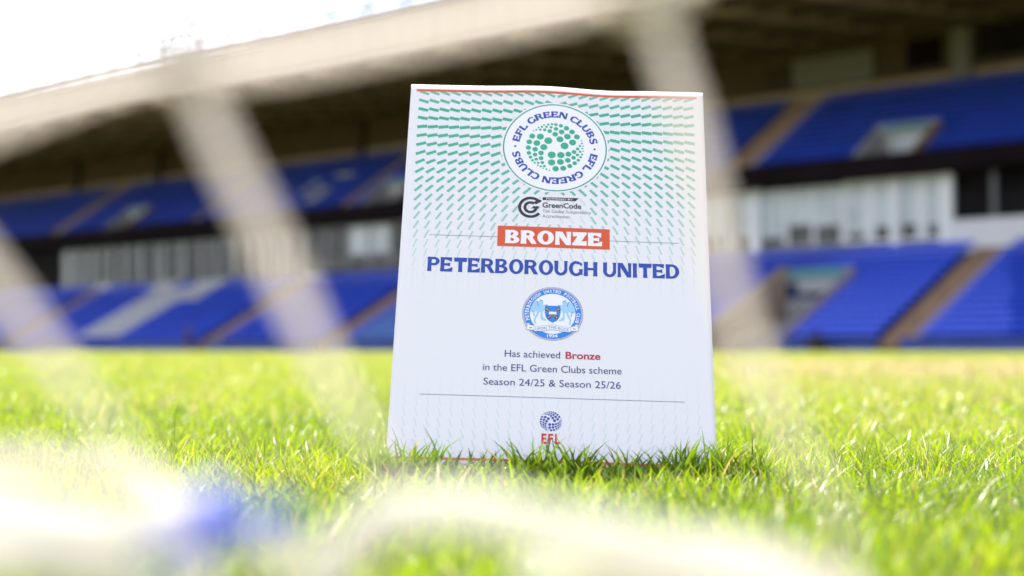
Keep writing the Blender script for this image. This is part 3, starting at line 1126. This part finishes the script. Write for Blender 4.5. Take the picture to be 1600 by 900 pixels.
for q, vv in enumerate((-.8, 2.0, 4.8, 7.6, 10.4, 13.2, 15.8)):
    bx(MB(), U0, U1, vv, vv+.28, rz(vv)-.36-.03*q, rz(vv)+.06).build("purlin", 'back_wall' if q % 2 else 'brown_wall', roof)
# lattice handrail along the roof edge, with floodlights
pu = U0
rail = bx(MB(), U0, U1, RV0+.5, RV0+.6, RZ+3.95, RZ+4.15).build("roof_handrail", 'steel', roof)
bx(MB(), U0, U1, RV0+.5, RV0+.6, RZ+3.0, RZ+3.15).build("rail_bar", 'steel', rail)
while pu < U1:
    bx(MB(), pu, pu+.25, RV0+.49, RV0+.61, RZ+.6, RZ+3.94).build("post", 'steel', rail)
    if int(pu*2) % 4 == 0:
        mb = MB()
        mb.prism([(RV0-.1, RZ+4.2), (RV0+.45, RZ+4.5), (RV0+.45, RZ+5.0), (RV0-.25, RZ+4.6)], -pu-.5, -pu+.45)
        mb.build("floodlight", 'steel', rail)
    MB().tube([(-pu, RV0+.55, RZ+3.1), (-pu-1.75, RV0+.55, RZ+4.0), (-pu-3.5, RV0+.55, RZ+3.1)], .09, 6).build('brace', 'steel', rail)
    pu += 3.5

# ------------------------------------------------------------------ steward and bag in front of the stand
def person(loc, rotz, label):
    p = empty("person", loc, label, "person", rotz)
    J = {0: (0, 0, .95), 1: (0, 0, 1.15), 2: (0, .0, 1.38), 3: (0, .0, 1.50), 4: (0, -.01, 1.60), 5: (0, -.01, 1.72),
         6: (.17, 0, 1.42), 7: (.25, .02, 1.16), 8: (.24, -.06, .92), 9: (-.17, 0, 1.42), 10: (-.25, .02, 1.16), 11: (-.24, -.06, .92),
         12: (.10, 0, .90), 13: (.12, -.02, .50), 14: (.13, .03, .08), 15: (.14, -.12, .04), 16: (-.10, 0, .90), 17: (-.13, -.05, .50), 18: (-.15, .0, .08), 19: (-.17, -.15, .04)}
    E_ = [(0, 1), (1, 2), (2, 3), (3, 4), (4, 5), (2, 6), (6, 7), (7, 8), (2, 9), (9, 10), (10, 11), (0, 12), (12, 13), (13, 14), (14, 15), (0, 16), (16, 17), (17, 18), (18, 19)]
    rad = {0: .15, 1: .14, 2: .15, 3: .06, 4: .085, 5: .075, 6: .075, 7: .05, 8: .035, 9: .075, 10: .05, 11: .035, 12: .10, 13: .065, 14: .045, 15: .04, 16: .10, 17: .065, 18: .045, 19: .04}
    def sk(name, keys, material, grow=0.0):
        idx = {k: i for i, k in enumerate(keys)}
        me = D.meshes.new(name)
        me.from_pydata([J[k] for k in keys], [(idx[a], idx[b]) for a, b in E_ if a in idx and b in idx], [])
        o = link(name, me, material, p)
        o.modifiers.new("skin", 'SKIN')
        for i, k in enumerate(keys):
            r = rad[k]+grow
            me.skin_vertices[0].data[i].radius = (r, r)
        me.skin_vertices[0].data[0].use_root = True
        s = o.modifiers.new("sub", 'SUBSURF')
        s.levels = s.render_levels = 1
        return o
    sk("body", list(J.keys()), 'skin')
    sk("jacket", [0, 1, 2, 6, 7, 8, 9, 10, 11], 'navy_cloth', .025)
    sk("trousers", [0, 12, 13, 14, 16, 17, 18], 'maroon_cloth', .02)
    hb = bmesh.new()
    bmesh.ops.create_uvsphere(hb, u_segments=12, v_segments=8, radius=.115)
    for v in hb.verts:
        v.co += Vector((0, .015, 1.69))
        if v.co.z < 1.66:
            v.co.z = 1.66
    me = D.meshes.new("hair")
    hb.to_mesh(me)
    hb.free()
    link("hair", me, 'hair', p)
    return p
def at_u(u, v):
    return Vector((.7071*(P0+v-u), .7071*(P0+v+u), 0))
person(at_u(94.1, -1.6), R(-45), "person in dark jacket and maroon trousers standing before the lower tier")
bag_loc = at_u(44.4, -.7)
bag = empty("kit_bag", bag_loc, "black kit bag slumped against the foot of the blue lower tier", "bag", R(-45))
mb = bmesh.new()
bmesh.ops.create_icosphere(mb, subdivisions=3, radius=1)
for v in mb.verts:
    c = v.co
    t = max(0, (c.z+1)/2)
    s = 1-.55*t
    v.co = Vector((c.x*.75*s*(1+.06*math.sin(c.y*7)), c.y*.38*s, max(0, (c.z+.75)*.50+.04*math.sin(c.x*6))))
me = D.meshes.new("bag_body")
mb.to_mesh(me)
mb.free()
me.shade_smooth()
link("bag_body", me, 'bag', bag)
MB().tube(catmull([(-.35, -.05, .45), (-.22, -.1, .82), (0, -.1, .95), (.22, -.1, .84), (.35, -.05, .45)], 6), .035, 8).build("handle", 'bag', bag)

# ------------------------------------------------------------------ goal net close to the lens
PITCH = R(2.1186)
net = empty("goal_net", (0, .26, 0), "pale goal net cords hanging loosely in the near foreground, out of focus", "net")
KN = 0.84
def near(px, py, d):
    """a place d metres in front of the lens on the sight line that the photograph gives"""
    x, y = (px-800)/2595, (450-py)/2595
    d *= KN
    return Vector((x*d, d*(math.cos(PITCH)-y*math.sin(PITCH)), CAM_H+d*(math.sin(PITCH)+y*math.cos(PITCH))))-net.location
def cord(pts, r, material='cord', name="cord", taper=1.0):
    C = catmull([near(*p) for p in pts], 14)
    rr = [r*KN*(1+.07*math.sin(i*1.3))*(1-(1-taper)*min(1, max(0, (i/len(C)-.45)*2.6))) for i in range(len(C))]
    return MB().tube(C, rr, 12).build(name, material, net, smooth=True)
def knot(px, py, d, r):
    c = near(px, py, d)
    mb = MB()
    C = []
    for i in range(25):
        a = 2*math.pi*i/24*2
        C.append(c+Vector((math.cos(a)*r*.8, math.sin(a*1.5)*r*.6, math.sin(a)*r*.8)))
    mb.tube(C, r*.55, 8)
    mb.build("knot", 'cord', net, smooth=True)
CR = 0.0018
cord([(292, 100, .245), (352, 240, .243), (408, 350, .242), (452, 450, .244), (505, 560, .25), (560, 660, .26), (610, 740, .28), (640, 800, .29)], CR*1.1, taper=.25)
cord([(-120, 235, .25), (60, 165, .248), (180, 120, .246), (288, 100, .245)], CR)
cord([(288, 100, .245), (430, 92, .245), (560, 68, .245), (760, 28, .246), (1010, -25, .247)], CR*1.2)
cord([(1010, -30, .247), (1045, 90, .246), (1085, 220, .246), (1125, 400, .247), (1165, 530, .25), (1225, 660, .26), (1300, 780, .28), (1340, 930, .30)], CR, taper=.3)
cord([(1010, -30, .247), (1000, -160, .249), (1015, -300, .252)], CR)
cord([(288, 100, .245), (270, -20, .248), (300, -200, .252), (290, -330, .255)], CR)
cord([(-260, 60, .25), (-160, 200, .249), (-75, 345, .247), (5, 455, .247), (75, 550, .25), (145, 635, .255), (210, 720, .265), (250, 800, .28)], CR, taper=.3)
cord([(1010, -30, .247), (1300, -110, .25), (1600, -160, .255), (1760, -140, .26)], CR)
cord([(1760, -140, .26), (1790, 60, .258), (1830, 300, .258), (1880, 560, .265), (1930, 800, .30)], CR)
knot(288, 102, .244, .0026)
knot(1010, -28, .246, .0042)
knot(1760, -140, .26, .0042)
# slack bottom of the net
cord([(-180, 720, .32), (0, 718, .31), (110, 726, .305), (200, 735, .30), (262, 775, .29), (300, 850, .28), (330, 960, .27)], .0021)
cord([(-200, 745, .27), (-30, 800, .27), (90, 828, .265), (200, 835, .262), (290, 815, .262), (345, 800, .265)], .0050, 'rope', "bottom_rope")
cord([(345, 795, .265), (400, 850, .262), (450, 880, .26), (520, 860, .26), (590, 800, .265), (640, 785, .27)], .0024, 'rope')
cord([(560, 845, .265), (640, 800, .262), (740, 796, .26), (860, 825, .26), (980, 848, .26), (1110, 880, .26), (1230, 940, .26), (1360, 1040, .26)], .0038, 'rope', "bottom_rope")
cord([(610, 790, .27), (560, 840, .265), (520, 910, .26), (500, 1000, .255)], .0026, 'rope')
cord([(820, 900, .27), (940, 905, .26), (1060, 925, .26), (1180, 980, .26)], .0022, 'rope')
cord([(-150, 880, .26), (20, 880, .26), (150, 905, .26), (280, 960, .26)], .0026, 'rope')
cord([(1000, 870, .28), (1100, 850, .275), (1210, 870, .275), (1330, 930, .27), (1420, 1010, .265)], .0022)
# blue tie round the rope
tie = MB()
C = []
for i in range(30):
    a = i/29*2*math.pi*1.6
    c = near(326+16*i/29, 812, .255)
    C.append(c+Vector((0, math.cos(a)*.0040, math.sin(a)*.0032)))
tie.tube(C, .0017, 8)
tie.build("blue_tie", 'blue_tie', net, smooth=True)
MB().tube(catmull([near(315, 796, .245), near(355, 822, .245), near(400, 812, .25), near(440, 808, .255), near(460, 812, .26)], 10), .0017, 10).build("blue_tie", 'blue_tie', net, smooth=True)
MB().tube(catmull([near(340, 835, .245), near(300, 858, .24), near(255, 868, .24), near(225, 862, .24)], 10), .0013, 10).build("blue_tie", 'blue_tie', net, smooth=True)

# ------------------------------------------------------------------ grass
ST = [(0.0, (0.06, 0.125, 0.012)), (0.30, (0.135, 0.235, 0.008)), (0.65, (0.22, 0.315, 0.012)), (0.86, (0.30, 0.31, 0.055)), (0.93, (0.34, 0.27, 0.09)), (1.0, (0.46, 0.39, 0.22))]
M['grass'] = grass_mat('grass_blade', ST, .52, .8)
BL = OC + BV*.297
BR = BL + AV*.210
def blades(name, n, y0, y1, hmean, wmean, spread, tone_shift=0.0, seed=1, power=1.0, xmargin=.3, thatch=1.0, flatten=.30, contrast=.34):
    g_ = np.random.default_rng(seed)
    y = y0+(y1-y0)*g_.random(n)**power
    half = y*.325+xmargin
    x = (g_.random(n)*2-1)*half
    # uneven tufts
    f = .5+.25*np.sin(x*23+np.sin(y*17)*2)+.25*np.sin(y*29+np.sin(x*13)*2)
    f2 = .5+.5*np.sin(x*5.1+1.7*np.sin(y*3.3))*np.sin(y*4.3+np.cos(x*2.9))
    h = hmean*(.5+.6*f)*np.exp(.38*g_.standard_normal(n))
    tall = g_.random(n) < .012
    h = np.where(tall, h*1.4, h)
    h = np.minimum(h, hmean*2.1)
    # keep the blades out of the leaning sheet
    s = y-(BL.y+(BR.y-BL.y)*(x-BL.x)/(BR.x-BL.x))
    inx = (x > BL.x-.004) & (x < BR.x+.004)
    under = inx & (s > -.0015) & (s < .16)
    h = np.where(under, np.minimum(h, np.maximum(s, 0)/.53*.8), h)
    keep = ~(under & (s < .006))
    x, y, h, f, f2, tall, s, inx = [q[keep] for q in (x, y, h, f, f2, tall, s, inx)]
    n = len(x)
    ang = g_.random(n)*2*np.pi
    lean = spread*h*(.25+g_.random(n)**1.5)
    flat = g_.random(n) < flatten
    lean = np.where(flat, h*1.2, lean)
    h = np.where(flat, h*.42, h)
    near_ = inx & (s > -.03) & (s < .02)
    lean = np.where(near_, lean*.4, lean)
    dx, dy = np.cos(ang), np.sin(ang)
    dy = np.where(near_, -np.abs(dy), dy)
    wa = ang+np.pi/2+(g_.random(n)-.5)*1.6
    w = wmean*(.6+.8*g_.random(n))
    wx, wy = np.cos(wa)*w/2, np.sin(wa)*w/2
    T = np.array([0, .38, .72, 1.0])
    V = np.zeros((n, 7, 3), dtype=np.float32)
    for k in range(3):
        t = T[k]
        ww = (1.0, .92, .62)[k]
        px = x+dx*lean*t**1.9
        py = y+dy*lean*t**1.9
        pz = h*t*(1-.12*t)
        V[:, 2*k, 0] = px-wx*ww
        V[:, 2*k, 1] = py-wy*ww
        V[:, 2*k, 2] = pz
        V[:, 2*k+1, 0] = px+wx*ww
        V[:, 2*k+1, 1] = py+wy*ww
        V[:, 2*k+1, 2] = pz
    V[:, 6, 0] = x+dx*lean
    V[:, 6, 1] = y+dy*lean
    V[:, 6, 2] = h*.9
    fb = np.arange(n, dtype=np.int32)[:, None]*7
    quad = np.array([[0, 1, 3, 2, 2, 3, 5, 4, 4, 5, 6]], dtype=np.int32)
    loops = (fb+quad).reshape(-1)
    sizes = np.tile(np.array([4, 4, 3], dtype=np.int32), n)
    me = np_mesh(name, V.reshape(-1, 3), loops, sizes)
    tone = .30+contrast*f2+(contrast+.16)*(g_.random(n)-.5)+tone_shift
    dead = g_.random(n)
    tone = np.where(dead < np.where(flat, .26, .05)*thatch, .90+.10*g_.random(n), np.clip(tone, 0, .84))
    # dry strip of the pitch on the right
    dry = np.exp(-(((y-7.5)/3.6)**2))*(1/(1+np.exp(-(x-.115*y-.10)*3)))
    tone = np.where(g_.random(n) < dry*1.1, .91+.09*g_.random(n), tone)
    tone = np.where(near_ & (dead >= .06), tone*.4, tone)  # blades beside the sheet's foot are toned down to stand in for its shadow
    at = me.attributes.new("tone", 'FLOAT', 'POINT')
    at.data.foreach_set("value", np.repeat(tone, 7).astype(np.float32))
    me.shade_smooth()
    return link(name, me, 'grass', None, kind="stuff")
def grass_obj(name, lab, *a, **k):
    o = blades(name, *a, **k)
    o['label'] = lab
    o['category'] = 'grass'
    return o
grass_obj("grass", "blurred bright green turf nearest the lens, below the net rope", 32000, .30, .80, .016, .0016, .8, seed=1, xmargin=.12, thatch=.6, tone_shift=.10)
grass_obj("grass", "sharp green turf blades around the foot of the certificate", 140000, .80, 1.9, .0148, .0012, .9, seed=2, xmargin=.2, tone_shift=.04, thatch=1.1, flatten=.42, contrast=.36)
grass_obj("grass", "softly blurred turf behind the certificate", 130000, 1.9, 4.5, .0175, .0019, .9, seed=3, thatch=1.3, tone_shift=.08, flatten=.40, contrast=.40)
grass_obj("grass", "far yellow green turf with a dry tan strip on the right", 120000, 4.5, 16, .022, .0048, .9, tone_shift=.20, seed=4, power=1.2, xmargin=.6, thatch=1.8)
grass_obj("grass", "distant pitch turf running to the foot of the grandstand", 110000, 16, 64, .025, .016, .9, tone_shift=.24, seed=5, power=1.1, xmargin=2, thatch=1.8)
grass_obj("grass", "scattered taller dark green blades rising above the short turf", 1200, .85, 2.6, .026, .0014, .9, tone_shift=-.22, seed=9, xmargin=.2, thatch=.3, flatten=.05)
# a fringe of longer, upright blades leaning against the foot of the sheet
def fringe(n, seed):
    g_ = np.random.default_rng(seed)
    V, L, T_ = [], [], []
    for i in range(n):
        x = BL.x-.02 + (BR.x-BL.x+.05)*g_.random()
        cl = .5+.5*math.sin(x*61+1.3*math.sin(x*140))
        if g_.random() > .5+.5*cl:
            continue
        y = BL.y-.002-.022*g_.random()
        h = (.010+.016*g_.random()**2.2)*(.85+.3*cl)+.006
        dx = (g_.random()-.5)*h*1.5
        dy = -g_.random()*h*.25
        w = .0007+.0006*g_.random()
        b = len(V)
        for t, ww in ((0, 1), (.4, .95), (.75, .6)):
            V += [(x+dx*t**2-w*ww, y+dy*t*t, h*t), (x+dx*t**2+w*ww, y+dy*t*t+.0004, h*t)]
        V.append((x+dx, y+dy, h*.97))
        L += [b, b+1, b+3, b+2, b+2, b+3, b+5, b+4, b+4, b+5, b+6]
        T_ += [.02+.22*g_.random() if g_.random() > .04 else .93]*7  # low tones: the shade before the sheet is put into the blade colour
    m = len(V)//7
    me = np_mesh("grass", V, L, np.tile(np.array([4, 4, 3]), m))
    at = me.attributes.new("tone", 'FLOAT', 'POINT')
    at.data.foreach_set("value", np.array(T_, dtype=np.float32))
    me.shade_smooth()
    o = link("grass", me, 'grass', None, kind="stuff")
    o['label'] = "fringe of upright blades in front of the foot of the certificate, coloured dark for its shadow"
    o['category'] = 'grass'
fringe(900, 11)
